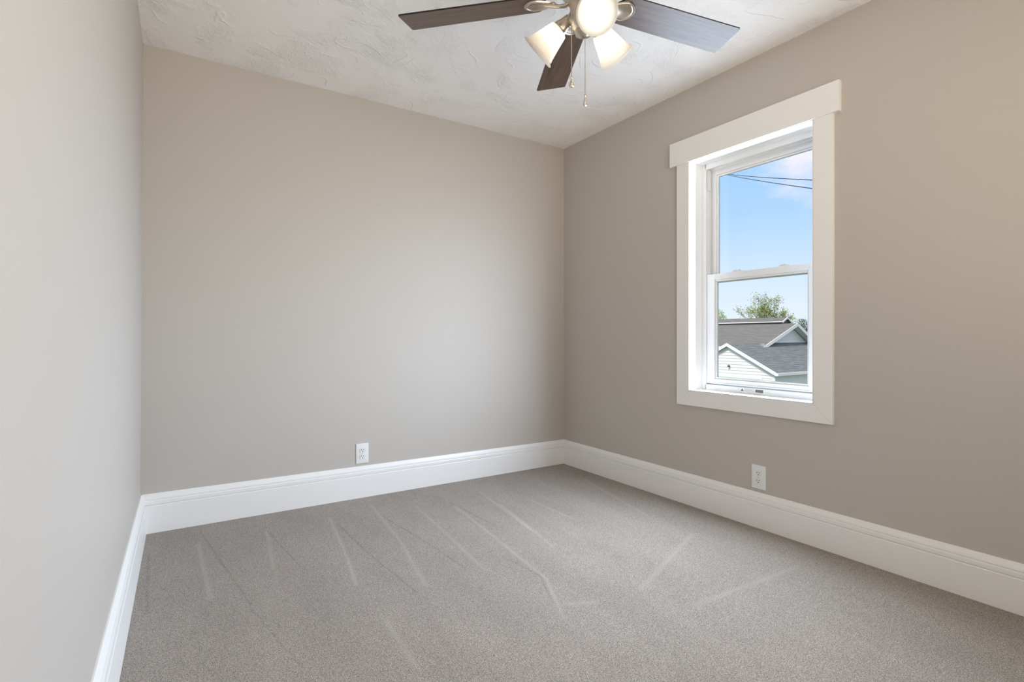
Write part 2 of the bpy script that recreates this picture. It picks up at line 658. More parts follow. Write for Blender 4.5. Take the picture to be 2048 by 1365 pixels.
# left wall: leans a little (old plaster)
m = MB()
ya, yb = YR - WT, back_y(XL) + 0.003
lv = [(0.0, 0.0), (0.18, -0.007), (H, 0.0045), (TOPZ, 0.0045)]
rings = []
for z, dx in lv:
    rings.append([(left_x(ya) + dx, ya, z), (left_x(yb) + dx, yb, z), (XL - WT - 0.03, yb, z), (XL - WT - 0.03, ya, z)])
m.sweep(rings)
structure(m.build('wall_left', 'greige_paint_plaster'), 'pale daylit plaster wall seen nearly edge-on beside the camera', 'wall')

# window wall with its opening
m = MB()
m.box(X, X + WT, YR, WIN_Y0, 0, TOPZ)
m.box(X, X + WT, WIN_Y1, Y, 0, TOPZ)
m.box(X, X + WT, WIN_Y0, WIN_Y1, 0, WIN_Z0)
m.box(X, X + WT, WIN_Y0, WIN_Y1, WIN_Z1, TOPZ)
structure(m.build('wall_right', 'greige_paint'), 'greige wall with the white window', 'wall')

# rear wall behind the camera with an opening added for the fill light
RX0, RX1, RZ0, RZ1 = REAR_X0, REAR_X1, WIN_Z0, WIN_Z1
m = MB()
for x0, x1, z0, z1 in ((XL - 0.02, RX0, 0, TOPZ), (RX1, X, 0, TOPZ), (RX0, RX1, 0, RZ0), (RX0, RX1, RZ1, TOPZ)):
    m.box(x0, x1, YR - WT, YR, z0, z1)
structure(m.build('wall_rear', 'greige_paint'), 'greige wall behind the camera', 'wall')

# ------------------------------------------------------------------ baseboards
BASE_PROF = [(0.0, 0.0), (0.0207, 0.0), (0.0207, 0.1265), (0.0192, 0.1295), (0.0125, 0.1300), (0.0125, 0.1325), (0.0178, 0.1335), (0.0178, 0.1480),
             (0.0160, 0.1530), (0.0168, 0.1580), (0.0150, 0.1650), (0.0100, 0.1730), (0.0070, 0.1790), (0.0050, 0.1821), (0.0, 0.1821)]


def baseboard(name, p0, p1, nrm, s0, s1, label, miter0=0.0, miter1=0.0, lean=0.0):
    """p0->p1 along the wall foot; nrm into the room; s0,s1 height offsets at the ends"""
    m = MB()
    p0, p1, nrm = Vector(p0), Vector(p1), Vector(nrm)
    d = (p1 - p0).normalized()
    rings = []
    N = 2
    for i in range(N):
        t = i / (N - 1)
        p = p0.lerp(p1, t)
        s = s0 * (1 - t) + s1 * t
        ring = []
        for a, z in BASE_PROF:
            shift = (miter0 * a) if i == 0 else (-miter1 * a)
            zz = z * (0.1821 + s) / 0.1821
            off = a + lean * min(1, z / 0.18) if a > 0.001 else 1.8 * lean * min(1, z / 0.18)
            q = p + nrm * off + d * shift
            ring.append((q.x, q.y, zz))
        rings.append(ring)
    m.sweep(rings)
    o = m.build(name, 'white_trim_paint')
    return structure(o, label, 'baseboard')


baseboard('baseboard_back', (XL - 0.002, back_y(XL), 0), (X, Y, 0), (0, -1, 0), 0.0124, 0.0, 'tall white baseboard along the back wall', 0.2, 1.0)
baseboard('baseboard_right', (X, Y, 0), (X, YR, 0), (-1, 0, 0), 0.0, -0.0055, 'tall white baseboard under the window', 1.0, 0.0)
baseboard('baseboard_left', (left_x(YR) - 0.003, YR, 0), (XL - 0.003, back_y(XL), 0), (1, 0, 0), 0.0124, 0.0124, 'tall white baseboard running towards the camera on the left', 0.0, 0.2, -0.005)

# ------------------------------------------------------------------ the window
def build_window():
    w = empty('window_1', (X, 0.5 * (WIN_Y0 + WIN_Y1), WIN_Z0))
    structure(w, 'white double-hung window with flat board casing', 'window')
    ox, oy, oz = w.location

    def part(mb, name, mat, parent=w, bevel=0.0015):
        o = mb.build(name, mat, None, bevel=bevel)
        # geometry is written in room coordinates; express it relative to the window
        for vert in o.data.vertices:
            vert.co.x -= ox
            vert.co.y -= oy
            vert.co.z -= oz
        o.parent = parent
        return o

    fx = X - 0.018
    # casing
    part(MB().box(X - 0.025, X, 1.1705, 2.1255, 2.000, 2.139), 'head_casing', 'white_trim_paint')
    part(MB().hexa([(fx, 1.200, 0.5812), (X, 1.200, 0.5812), (X, 1.286, 0.6672), (fx, 1.286, 0.6672), (fx, 1.200, 2.0), (X, 1.200, 2.0), (X, 1.286, 2.0), (fx, 1.286, 2.0)]), 'side_casing', 'white_trim_paint', bevel=0.001)
    part(MB().hexa([(fx, 1.992, 0.6672), (X, 1.992, 0.6672), (X, 2.078, 0.5812), (fx, 2.078, 0.5812), (fx, 1.992, 2.0), (X, 1.992, 2.0), (X, 2.078, 2.0), (fx, 2.078, 2.0)]), 'side_casing', 'white_trim_paint', bevel=0.001)
    part(MB().add([(fx, 1.2005, 0.581), (X, 1.2005, 0.581), (X, 2.0775, 0.581), (fx, 2.0775, 0.581), (fx, 1.2865, 0.667), (X, 1.2865, 0.667), (X, 1.9915, 0.667), (fx, 1.9915, 0.667)],
                  [(3, 2, 1, 0), (4, 5, 6, 7), (0, 1, 5, 4), (1, 2, 6, 5), (2, 3, 7, 6), (3, 0, 4, 7)]), 'bottom_casing', 'white_trim_paint', bevel=0.001)
    # jamb liner boards (3 mm back from the casing edge)
    jt = 0.012
    y0, y1, z0, z1 = WIN_Y0, WIN_Y1, WIN_Z0, WIN_Z1
    j = MB()
    j.box(X - 0.017, X + 0.115, y0 - 0.0, y0 + jt * 0.3, z0, z1)
    j.box(X - 0.017, X + 0.115, y1 - jt * 0.3, y1, z0, z1)
    j.box(X - 0.017, X + 0.115, y0, y1, z1 - jt * 0.3, z1)
    j.box(X - 0.017, X + 0.115, y0, y1, z0, z0 + jt * 0.3)
    part(j, 'jamb', 'white_trim_paint', bevel=0.0008)
    # vinyl master frame: face, track ribs, sloped sill
    F0, F1 = X + 0.098, X + 0.185
    a0, a1, b0, b1 = y0 + 0.004, y1 - 0.004, z0 + 0.004, z1 - 0.004
    t = 0.024
    f = MB()
    f.box(F0, F1, a0, a0 + t, b0, b1)
    f.box(F0, F1, a1 - t, a1, b0, b1)
    f.box(F0, F1, a0 + t, a1 - t, b1 - t, b1)
    f.box(F0, F1, a0 + t, a1 - t, b0, b0 + 0.030)
    # inner stop lip and the parting rib between the tracks
    for yy0, yy1 in ((a0 + t, a0 + t + 0.005), (a1 - t - 0.005, a1 - t)):
        f.box(F0, F0 + 0.006, yy0, yy1, b0, b1)
        f.box(F0 + 0.043, F0 + 0.047, yy0, yy1, b0, b1)
    f.box(F0 + 0.043, F0 + 0.047, a0 + t, a1 - t, b1 - t - 0.008, b1 - t)
    f.box(F0, F0 + 0.006, a0 + t, a1 - t, b1 - t - 0.006, b1 - t)
    part(f, 'frame', 'white_vinyl', bevel=0.001)
    # track cover: fills the inner track above the lower sash, stops short at the top
    tc = MB()
    for yy0, yy1 in ((a0 + t, a0 + t + 0.010), (a1 - t - 0.010, a1 - t)):
        tc.box(F0 + 0.012, F0 + 0.040, yy0, yy1, 1.845, b1 - t - 0.008)
    part(tc, 'track_cover', 'white_vinyl', bevel=0.001)

    def sash(name, x0, x1, ya, yb, za, zb, st, rt, rb):
        s = MB()
        s.box(x0, x1, ya, ya + st, za, zb)
        s.box(x0, x1, yb - st, yb, za, zb)
        s.box(x0, x1, ya + st, yb - st, zb - rt, zb)
        s.box(x0, x1, ya + st, yb - st, za, za + rb)
        o = part(s, name, 'white_vinyl', bevel=0.002)
        g0, g1, h0, h1 = ya + st, yb - st, za + rb, zb - rt
        # glazing bead, set back and stepped
        bd = MB()
        bw = 0.010
        q0, q1 = x0 + 0.008, x1 - 0.006
        bd.box(q0, q1, g0, g0 + bw, h0, h1)
        bd.box(q0, q1, g1 - bw, g1, h0, h1)
        bd.box(q0, q1, g0 + bw, g1 - bw, h1 - bw, h1)
        bd.box(q0, q1, g0 + bw, g1 - bw, h0, h0 + bw)
        part(bd, 'glazing_bead', 'white_vinyl', o, bevel=0.002)
        xm = 0.5 * (x0 + x1) + 0.004
        part(MB().box(xm - 0.002, xm + 0.002, g0 + bw - 0.001, g1 - bw + 0.001, h0 + bw - 0.001, h1 - bw + 0.001), 'pane', 'window_glass', o, bevel=0)
        return o

    sy0, sy1 = a0 + t + 0.001, a1 - t - 0.001
    upper = sash('upper_sash', F0 + 0.050, F0 + 0.080, sy0, sy1, 1.300, b1 - t - 0.002, 0.036, 0.036, 0.035)
    lower = sash('lower_sash', F0 + 0.008, F0 + 0.040, sy0, sy1, b0 + 0.036, 1.346, 0.056, 0.034, 0.028)
    # cam locks on the meeting rail
    for yc in (1.765, 1.495):
        k = MB()
        k.box(F0 + 0.010, F0 + 0.036, yc - 0.030, yc + 0.030, 1.346, 1.350)
        k.lathe([(0.011, 1.350), (0.011, 1.357), (0.009, 1.359)], 16, Matrix.Translation((F0 + 0.026, yc, 0)))
        k.hexa([(F0 + 0.016, yc - 0.006, 1.353), (F0 + 0.030, yc - 0.006, 1.353), (F0 + 0.026, yc + 0.030, 1.353), (F0 + 0.016, yc + 0.030, 1.353),
                (F0 + 0.016, yc - 0.006, 1.358), (F0 + 0.030, yc - 0.006, 1.358), (F0 + 0.026, yc + 0.030, 1.357), (F0 + 0.016, yc + 0.030, 1.357)])
        part(k, 'sash_lock', 'white_vinyl', lower, bevel=0.001)
    # lift lip along the bottom rail
    part(MB().box(F0 + 0.002, F0 + 0.010, sy0 + 0.02, sy1 - 0.02, b0 + 0.038, b0 + 0.043), 'lift_rail', 'white_vinyl', lower, bevel=0.001)
    # printed warning label on the frame sill
    lx = F0 - 0.0012
    lab = part(MB().box(lx, F0 + 0.0002, 1.594, 1.738, 0.6795, 0.6985), 'warning_label', 'label_paper', w, bevel=0)
    ink = MB()
    ink.box(lx - 0.0006, lx, 1.604, 1.648, 0.6815, 0.6965)
    ink.add([(lx - 0.0006, 1.735, 0.6825), (lx - 0.0006, 1.717, 0.6825), (lx - 0.0006, 1.726, 0.6965), (lx, 1.735, 0.6825), (lx, 1.717, 0.6825), (lx, 1.726, 0.6965)],
            [(0, 1, 2), (5, 4, 3), (0, 3, 4, 1), (1, 4, 5, 2), (2, 5, 3, 0)])
    part(ink, 'printed_mark', 'label_ink', lab, bevel=0)
    g = MB()
    for zz in (0.6835, 0.6875, 0.6915, 0.6950):
        g.box(lx - 0.0006, lx, 1.654, 1.712, zz, zz + 0.0018)
    part(g, 'printed_text', 'label_grey_ink', lab, bevel=0)


build_window()


def build_added_window():  # unseen window, added only to house the warm rear fill
    w = empty('added_rear_window', (0.5 * (RX0 + RX1), YR, RZ0))
    structure(w, 'added white window behind the camera, put in for warm fill light', 'window')
    ox, oy, oz = w.location
    c = MB()
    for x0, x1, z0, z1 in ((RX0 - 0.085, RX0, RZ0 - 0.085, RZ1), (RX1, RX1 + 0.085, RZ0 - 0.085, RZ1), (RX0, RX1, RZ0 - 0.085, RZ0), (RX0 - 0.11, RX1 + 0.11, RZ1, RZ1 + 0.139)):
        c.box(x0 - ox, x1 - ox, 0, 0.018, z0 - oz, z1 - oz)
    c.build('casing', 'white_trim_paint', w, bevel=0.001)
    f = MB()
    for x0, x1, z0, z1 in ((RX0, RX0 + 0.04, RZ0, RZ1), (RX1 - 0.04, RX1, RZ0, RZ1), (RX0 + 0.04, RX1 - 0.04, RZ0, RZ0 + 0.04), (RX0 + 0.04, RX1 - 0.04, RZ1 - 0.04, RZ1), (RX0 + 0.04, RX1 - 0.04, 1.30, 1.345), (0.94, 1.0, RZ0 + 0.04, RZ1 - 0.04)):
        f.box(x0 - ox, x1 - ox, -0.16, -0.10, z0 - oz, z1 - oz)
    f.build('frame', 'white_vinyl', w, bevel=0.001)
    p = MB()
    p.box(RX0 + 0.04 - ox, RX1 - 0.04 - ox, -0.132, -0.128, RZ0 + 0.04 - oz, 1.30 - oz)
    p.box(RX0 + 0.04 - ox, RX1 - 0.04 - ox, -0.132, -0.128, 1.345 - oz, RZ1 - 0.04 - oz)
    p.build('pane', 'window_glass', w)


build_added_window()


# ------------------------------------------------------------------ outlets
def rounded_rect(w, h, r, seg=4):
    pts = []
    for cx, cy, a0 in ((w / 2 - r, h / 2 - r, 0), (-w / 2 + r, h / 2 - r, 90), (-w / 2 + r, -h / 2 + r, 180), (w / 2 - r, -h / 2 + r, 270)):
        for i in range(seg + 1):
            a = math.radians(a0 + 90 * i / seg)
            pts.append((cx + r * math.cos(a), cy + r * math.sin(a)))
    return pts


def make_outlet(loc, rz, label):
    """local axes: x along the wall, -y out of the wall, z up"""
    o = empty('wall_outlet', loc, rz)
    tag(o, label, 'outlet', 'duplex wall outlets')
    W, Hh = 0.0765, 0.121
    p = MB()
    rings = []
    for s, d in ((1.0, 0.0), (1.0, -0.0035), (0.985, -0.0052), (0.90, -0.0060)):
        rings.append([(x - (W / 2) * (1 - s) * (1 if x > 0 else -1), d, z - (W / 2) * (1 - s) * (1 if z > 0 else -1)) for x, z in rounded_rect(W, Hh, 0.003)])
    p.sweep(rings)
    p.build('cover_plate', 'white_plastic', o, smooth=True, auto=20)
    for zc in (0.0195, -0.0195):
        r = MB()
        ring = []
        for i in range(32):
            a = 2 * math.pi * i / 32
            ring.append((0.0172 * math.cos(a), max(-0.0135, min(0.0135, 0.0172 * math.sin(a)))))
        r.sweep([[(x, -0.0062, zc + z) for x, z in ring], [(x, -0.0078, zc + z) for x, z in ring], [(x * 0.95, -0.0084, zc + z * 0.95) for x, z in ring]])
        ro = r.build('receptacle', 'white_plastic', o, smooth=True, auto=25)
        # shadow gap around the receptacle and its three slots
        g = MB()
        g.sweep([[(x * 1.045, -0.0055, zc + z * 1.045) for x, z in ring], [(x * 1.045, -0.0063, zc + z * 1.045) for x, z in ring]])
        g.build('gap', 'outlet_screw', ro)
        s = MB()
        s.box(-0.0080, -0.0052, -0.0087, -0.0080, zc - 0.0010, zc + 0.0085)
        s.box(0.0054, 0.0078, -0.0087, -0.0080, zc + 0.0000, zc + 0.0078)
        s.lathe([(0.0028, 0.0), (0.0028, 0.0007)], 14, Matrix.Translation((0, -0.0080, zc - 0.0072)) @ Matrix.Rotation(math.radians(90), 4, 'X'))
        s.build('slot', 'dark_slot', ro)
    c = MB()
    c.lathe([(0.0032, 0.0), (0.0032, 0.0010), (0.0022, 0.0016)], 14, Matrix.Translation((0, -0.0058, 0)) @ Matrix.Rotation(math.radians(90), 4, 'X'))
    c.box(-0.0024, 0.0024, -0.0076, -0.0073, -0.0004, 0.0004)
    c.build('screw', 'outlet_screw', o, smooth=True)
    return o


make_outlet((0.9425, back_y(0.9425), 0.2665), 0.0, 'white duplex wall outlet low on the back wall above the baseboard')
make_outlet((X, 1.5665, 0.258), math.radians(-90), 'white duplex wall outlet low on the wall under the window')


# ------------------------------------------------------------------ ceiling fan
def build_fan():
    CX, CY = 1.1738, 1.3761
    BZ = 2.150
    top = ceil_z(CX, CY)
    fan = empty('ceiling_fan', (CX, CY, top))
    tag(fan, 'ceiling fan with dark walnut blades, nickel body and three lit frosted glass shades', 'ceiling fan')
    Z0 = -top   # room height -> local height

    def lz(z):
        return z + Z0

    m = MB()
    m.lathe([(0.001, lz(2.438)), (0.078, lz(top - 0.0005)), (0.080, lz(2.425)), (0.070, lz(2.385)), (0.045, lz(2.365)), (0.040, lz(2.350))][1:], 40)
    m.build('canopy', 'brushed_nickel', fan, smooth=True)
    m = MB()
    m.lathe([(0.040, lz(2.352)), (0.075, lz(2.345)), (0.115, lz(2.325)), (0.128, lz(2.290)), (0.128, lz(2.245)), (0.115, lz(2.215)), (0.082, lz(2.195)), (0.078, lz(2.170)), (0.060, lz(2.160))], 48)
    m.build('motor_housing', 'brushed_nickel', fan, smooth=True)
    # switch housing with a small lower cup
    m = MB()
    m.lathe([(0.056, lz(2.162)), (0.058, lz(2.150)), (0.052, lz(2.135)), (0.047, lz(2.120)), (0.047, lz(2.098)), (0.053, lz(2.092)), (0.055, lz(2.080)), (0.050, lz(2.066)), (0.040, lz(2.050)), (0.030, lz(2.040)), (0.028, lz(2.026)), (0.016, lz(2.020)), (0.006, lz(2.017))], 40)
    m.build('switch_housing', 'brushed_nickel', fan, smooth=True)

    # blades
    pitch = math.radians(-11.0)
    a0 = math.radians(135.0)
    for k in range(5):
        ang = a0 - k * math.radians(72.2 if k < 3 else 72.0)
        R, hw_t, hw_r = 0.6575, 0.06835, 0.0607
        out = [(0.128, -0.020), (0.134, -0.028), (0.158, -0.057), (0.166, -hw_r), (R - 0.004, -hw_t), (R, -hw_t + 0.004), (R, hw_t - 0.004), (R - 0.004, hw_t), (0.166, hw_r), (0.158, 0.057), (0.134, 0.028), (0.128, 0.020)]
        b = MB()
        n = len(out)
        b.add([(r, h, 0.0) for r, h in out] + [(r, h, 0.0055) for r, h in out], [tuple(range(n)), tuple(range(2 * n - 1, n - 1, -1))], 0)
        b.add([(r, h, 0.0) for r, h in out] + [(r, h, 0.0055) for r, h in out], [(i, (i + 1) % n, n + (i + 1) % n, n + i) for i in range(n)], 1)
        bo = b.build('blade', ['dark_walnut_laminate', 'blade_edge_dark'], fan)
        bo.matrix_local = Matrix.Translation((0, 0, lz(BZ))) @ Matrix.Rotation(ang, 4, 'Z') @ Matrix.Rotation(pitch, 4, 'X')
        # blade iron: shield-shaped plate with a raised rim, and a cast arm to the hub
        shield = [(0.098, 0.010), (0.118, 0.021), (0.140, 0.033), (0.160, 0.0405), (0.176, 0.041), (0.190, 0.034), (0.202, 0.021), (0.209, 0.008)]
        sh = [(r, -h) for r, h in shield] + [(r, h) for r, h in reversed(shield)]
        i = MB()

        def scaled(s, d):
            return [(0.158 + (r - 0.158) * s, h * s, d) for r, h in sh]
        i.sweep([scaled(1.0, -0.0002), scaled(1.0, -0.003), scaled(0.95, -0.0062), scaled(0.89, -0.0062), scaled(0.82, -0.0038), scaled(0.76, -0.0050), scaled(0.70, -0.0036)])
        i.tube([(0.040, 0, -0.004), (0.062, 0, -0.014), (0.085, 0, -0.014), (0.108, 0, -0.008), (0.135, 0, -0.004)], [0.011, 0.010, 0.009, 0.012, 0.010], 12, flat=0.7)
        io = i.build('blade_iron', 'brushed_nickel', bo, smooth=True, auto=50)

    # light kit: three sockets, shades and bulbs
    for k in range(3):
        az = math.radians(124.4 + 120 * k)
        d = Vector((math.cos(az), math.sin(az), 0))
        neck = d * 0.084 + Vector((0, 0, lz(2.066)))
        rim = d * 0.169 + Vector((0, 0, lz(1.999)))
        ax = (rim - neck).normalized()
        L = (rim - neck).length
        M = Matrix.Translation(neck) @ ax.to_track_quat('Z', 'Y').to_matrix().to_4x4()
        s = MB()
        s.lathe([(0.010, -0.052), (0.016, -0.046), (0.020, -0.030), (0.0225, -0.018), (0.0265, -0.008), (0.0272, 0.001), (0.0262, 0.003), (0.020, 0.003)], 32, M)
        s.build('lamp_socket', 'brushed_nickel', fan, smooth=True)
        sc = L / 0.108
        prof = [(0.0262, 0.002), (0.0335, 0.005), (0.0355, 0.010), (0.0425, 0.040), (0.0500, 0.068), (0.0560, 0.088), (0.0585, 0.094), (0.0580, 0.097), (0.0605, 0.100), (0.0655, 0.103), (0.0668, 0.106), (0.0655, 0.108), (0.0610, 0.1065)]
        inner = [(0.0565, 0.099), (0.0550, 0.092), (0.0470, 0.068), (0.0395, 0.040), (0.0325, 0.012), (0.0290, 0.008), (0.0240, 0.007)]
        sh = MB()
        sh.lathe([(r, h * sc) for r, h in prof + inner], 48, M, closed_ends=False)
        so = sh.build('lamp_shade', 'frosted_glass_shade', fan, smooth=True)
        bl = MB()
        bl.lathe([(0.0130, 0.004), (0.0140, 0.018), (0.0180, 0.030), (0.0240, 0.044), (0.0265, 0.056), (0.0245, 0.068), (0.0180, 0.078), (0.0090, 0.083), (0.0005, 0.0845)], 28, M)
        bl.build('bulb', 'lit_bulb', so, smooth=True)

    # bead chains with teardrop fobs
    for (px, py, z_top, z_bot, zf, facet) in ((1.119, 1.373, 2.095, 1.868, 1.826, True), (1.184, 1.379, 2.030, 1.824, 1.779, False)):
        ch = MB()
        x, y = px - CX, py - CY
        nb = int((z_top - z_bot) / 0.0044)
        for q in range(nb + 1):
            z = z_top - (z_top - z_bot) * q / nb
            ch.ball((x, y, lz(z)), 0.0019, 6, 4)
        ch.tube([(x, y, lz(z_top)), (x, y, lz(z_bot))], 0.0006, 5)
        ch.lathe([(0.0012, lz(z_bot + 0.001)), (0.0030, lz(z_bot - 0.001)), (0.0030, lz(z_bot - 0.008)), (0.0016, lz(z_bot - 0.010))], 12, Matrix.Translation((x, y, 0)))
        co = ch.build('pull_chain', 'chain_metal', fan, smooth=True)
        hgt = z_bot - 0.010 - zf
        fb = MB()
        rr = 0.0098 if facet else 0.0068
        prof = [(0.0008, 0.0), (0.0022, -0.08), (0.0042, -0.25), (0.75 * rr, -0.45), (rr, -0.68), (0.92 * rr, -0.84), (0.6 * rr, -0.95), (0.1 * rr, -1.0)]
        view = math.atan2(-py, -px)
        Mf = Matrix.Translation((x, y, lz(z_bot - 0.009))) @ Matrix.Rotation(view, 4, 'Z') @ Matrix.Diagonal((0.45, 1, 1, 1))
        fb.lathe([(r, h * hgt) for r, h in prof], 20, Mf)
        # little embossed rings on the face of the fob
        for zz in (-0.58, -0.76):
            c = Mf @ Vector((rr * 0.92, 0, zz * hgt))
            fb.ball(c, 0.0022, 8, 5)
        fb.build('fob', 'clear_fob', co, smooth=True)


build_fan()


# ------------------------------------------------------------------ outside: ground
GZ = -2.9
structure(MB().box(X + 1.5, 260, -160, 220, GZ - 0.2, GZ).build('ground', 'grass_ground'), 'lawn outside below the window', 'ground')


# ------------------------------------------------------------------ outside: garage wing and house
def siding_rows(mb, pts_of, z0, z1, step, d, mi=0):
    """lapped courses: pts_of(z) gives the wall line ends at height z and the outward normal"""
    z = z0
    while z < z1 - 1e-4:
        zt = min(z + step, z1)
        (a, b, nrm) = pts_of(z)
        (c, e, _) = pts_of(zt)
        a, b, c, e, nv = Vector(a), Vector(b), Vector(c), Vector(e), Vector(nrm)
        o = nv * d
        mb.add([a + o, b + o, e, c, a, b], [(0, 1, 2, 3), (0, 4, 5, 1)], mi)
        z = zt


def roof_slab(mb, a, b, c, d, t, mi=0):
    """four corners of the top surface, thickened downwards"""
    pts = [Vector(p) for p in (a, b, c, d)]
    mb.hexa([p - Vector((0, 0, t)) for p in pts] + pts, mi)


def fascia(mb, p, q, h, dx, dy, up=0.01):
    """board along p-q, height h hanging below the line, thickness vector (dx,dy)"""
    p, q = Vector(p), Vector(q)
    o = Vector((dx, dy, 0))
    mb.hexa([p + Vector((0, 0, up - h)), q + Vector((0, 0, up - h)), q + o + Vector((0, 0, up - h)), p + o + Vector((0, 0, up - h)),
             p + Vector((0, 0, up)), q + Vector((0, 0, up)), q + o + Vector((0, 0, up)), p + o + Vector((0, 0, up))])


GA_X, GA_RY, GA_RZ, GA_EY, GA_EZ = 21.30, 14.85, 0.642, 12.48, -0.595
GA_EYL = 2 * GA_RY - GA_EY
GA_BACK = 31.0
GA_JOIN = 23.9     # where the far slope runs into the house


def build_garage():
    g = empty('garage', (GA_X + 3, GA_RY, GZ))
    tag(g, 'white-sided garage wing with grey shingle roof, nearest outside the window', 'garage')
    ox, oy, oz = g.location

    def part(mb, name, mats, parent=g, **k):
        mb.v = [(x - ox, y - oy, z - oz) for x, y, z in mb.v]
        return mb.build(name, mats, parent, **k)

    slope = (GA_RZ - GA_EZ) / (GA_RY - GA_EY)
    # roof slabs
    r = MB()
    roof_slab(r, (GA_X, GA_EY, GA_EZ), (GA_BACK, GA_EY, GA_EZ), (GA_BACK, GA_RY, GA_RZ), (GA_X, GA_RY, GA_RZ), 0.06)
    roof_slab(r, (GA_X, GA_RY, GA_RZ), (GA_JOIN, GA_RY, GA_RZ), (GA_JOIN, GA_EYL, GA_EZ), (GA_X, GA_EYL, GA_EZ), 0.06)
    part(r, 'roof', 'grey_shingle')
    # rake boards and eave gutters
    for ey in (GA_EY, GA_EYL):
        f = MB()
        fascia(f, (GA_X - 0.03, GA_RY, GA_RZ), (GA_X - 0.03, ey, GA_EZ), 0.15, 0.03, 0, up=0.015)
        part(f, 'rake_board', 'white_fascia')
    for ey, sgn, gb in ((GA_EY, -1, GA_BACK), (GA_EYL, 1, GA_JOIN)):
        f = MB()
        f.box(GA_X - 0.02, gb, min(ey, ey + sgn * 0.09), max(ey, ey + sgn * 0.09), GA_EZ - 0.12, GA_EZ - 0.005)
        part(f, 'gutter', 'white_fascia')
    # gable wall with lapped siding
    wy0, wy1 = GA_EY + 0.16, GA_EYL - 0.16
    gx = GA_X + 0.14
    w = MB()
    wz = GA_EZ + 0.02

    def gline(z):
        if z <= wz:
            return (gx, wy0, z), (gx, wy1, z), (-1, 0, 0)
        s = max(0.0, (GA_RZ - 0.08 - z) / (GA_RZ - 0.08 - wz))
        return (gx, GA_RY - (GA_RY - wy0) * s, z), (gx, GA_RY + (wy1 - GA_RY) * s, z), (-1, 0, 0)
    siding_rows(w, gline, GZ, GA_RZ - 0.09, 0.136, 0.020)
    w.box(gx + 0.0, gx + 0.1, wy0, wy1, GZ, wz)
    w.add([(gx, wy0, wz), (gx, wy1, wz), (gx, GA_RY, GA_RZ - 0.09)], [(0, 1, 2)])
    part(w, 'gable_wall', 'white_siding')
    s = MB()
    siding_rows(s, lambda z: ((GA_BACK, wy0, z), (gx, wy0, z), (0, -1, 0)), GZ, GA_EZ - 0.02, 0.136, 0.020)
    s.box(gx + 0.06, GA_BACK, wy0, wy0 + 0.1, GZ, GA_EZ - 0.02)
    part(s, 'side_wall', 'white_siding')
    part(MB().box(gx + 0.1, GA_JOIN, wy1 - 0.1, wy1, GZ, GA_EZ - 0.02), 'side_wall', 'white_siding')
    part(MB().box(GA_X + 0.02, GA_BACK, GA_EY, wy0 + 0.02, GA_EZ - 0.10, GA_EZ - 0.07), 'soffit', 'soffit')
    part(MB().box(gx - 0.04, gx + 0.06, wy0 - 0.04, wy0 + 0.10, GZ, GA_EZ - 0.02), 'corner_post', 'white_fascia')
    # small dark light fitting on the gable and the door head below it
    lf = MB()
    lf.lathe([(0.03, 0.0), (0.03, 0.04), (0.055, 0.05), (0.045, 0.11), (0.02, 0.13)], 14, Matrix.Translation((gx - 0.02, 14.79, -0.40)) @ Matrix.Rotation(math.radians(-90), 4, 'Y'))
    part(lf, 'wall_lamp', 'vent_dark', smooth=True)
    dh = MB()
    dh.box(gx - 0.055, gx, 13.17, 16.6, -0.92, -0.82)
    dh.box(gx - 0.055, gx, 13.17, 13.27, GZ, -0.92)
    dh.box(gx - 0.055, gx, 16.5, 16.6, GZ, -0.92)
    part(dh, 'door_surround', 'white_fascia')
    part(MB().box(gx - 0.048, gx, 13.27, 16.5, GZ, -0.92), 'garage_door', 'door_cream')


build_garage()


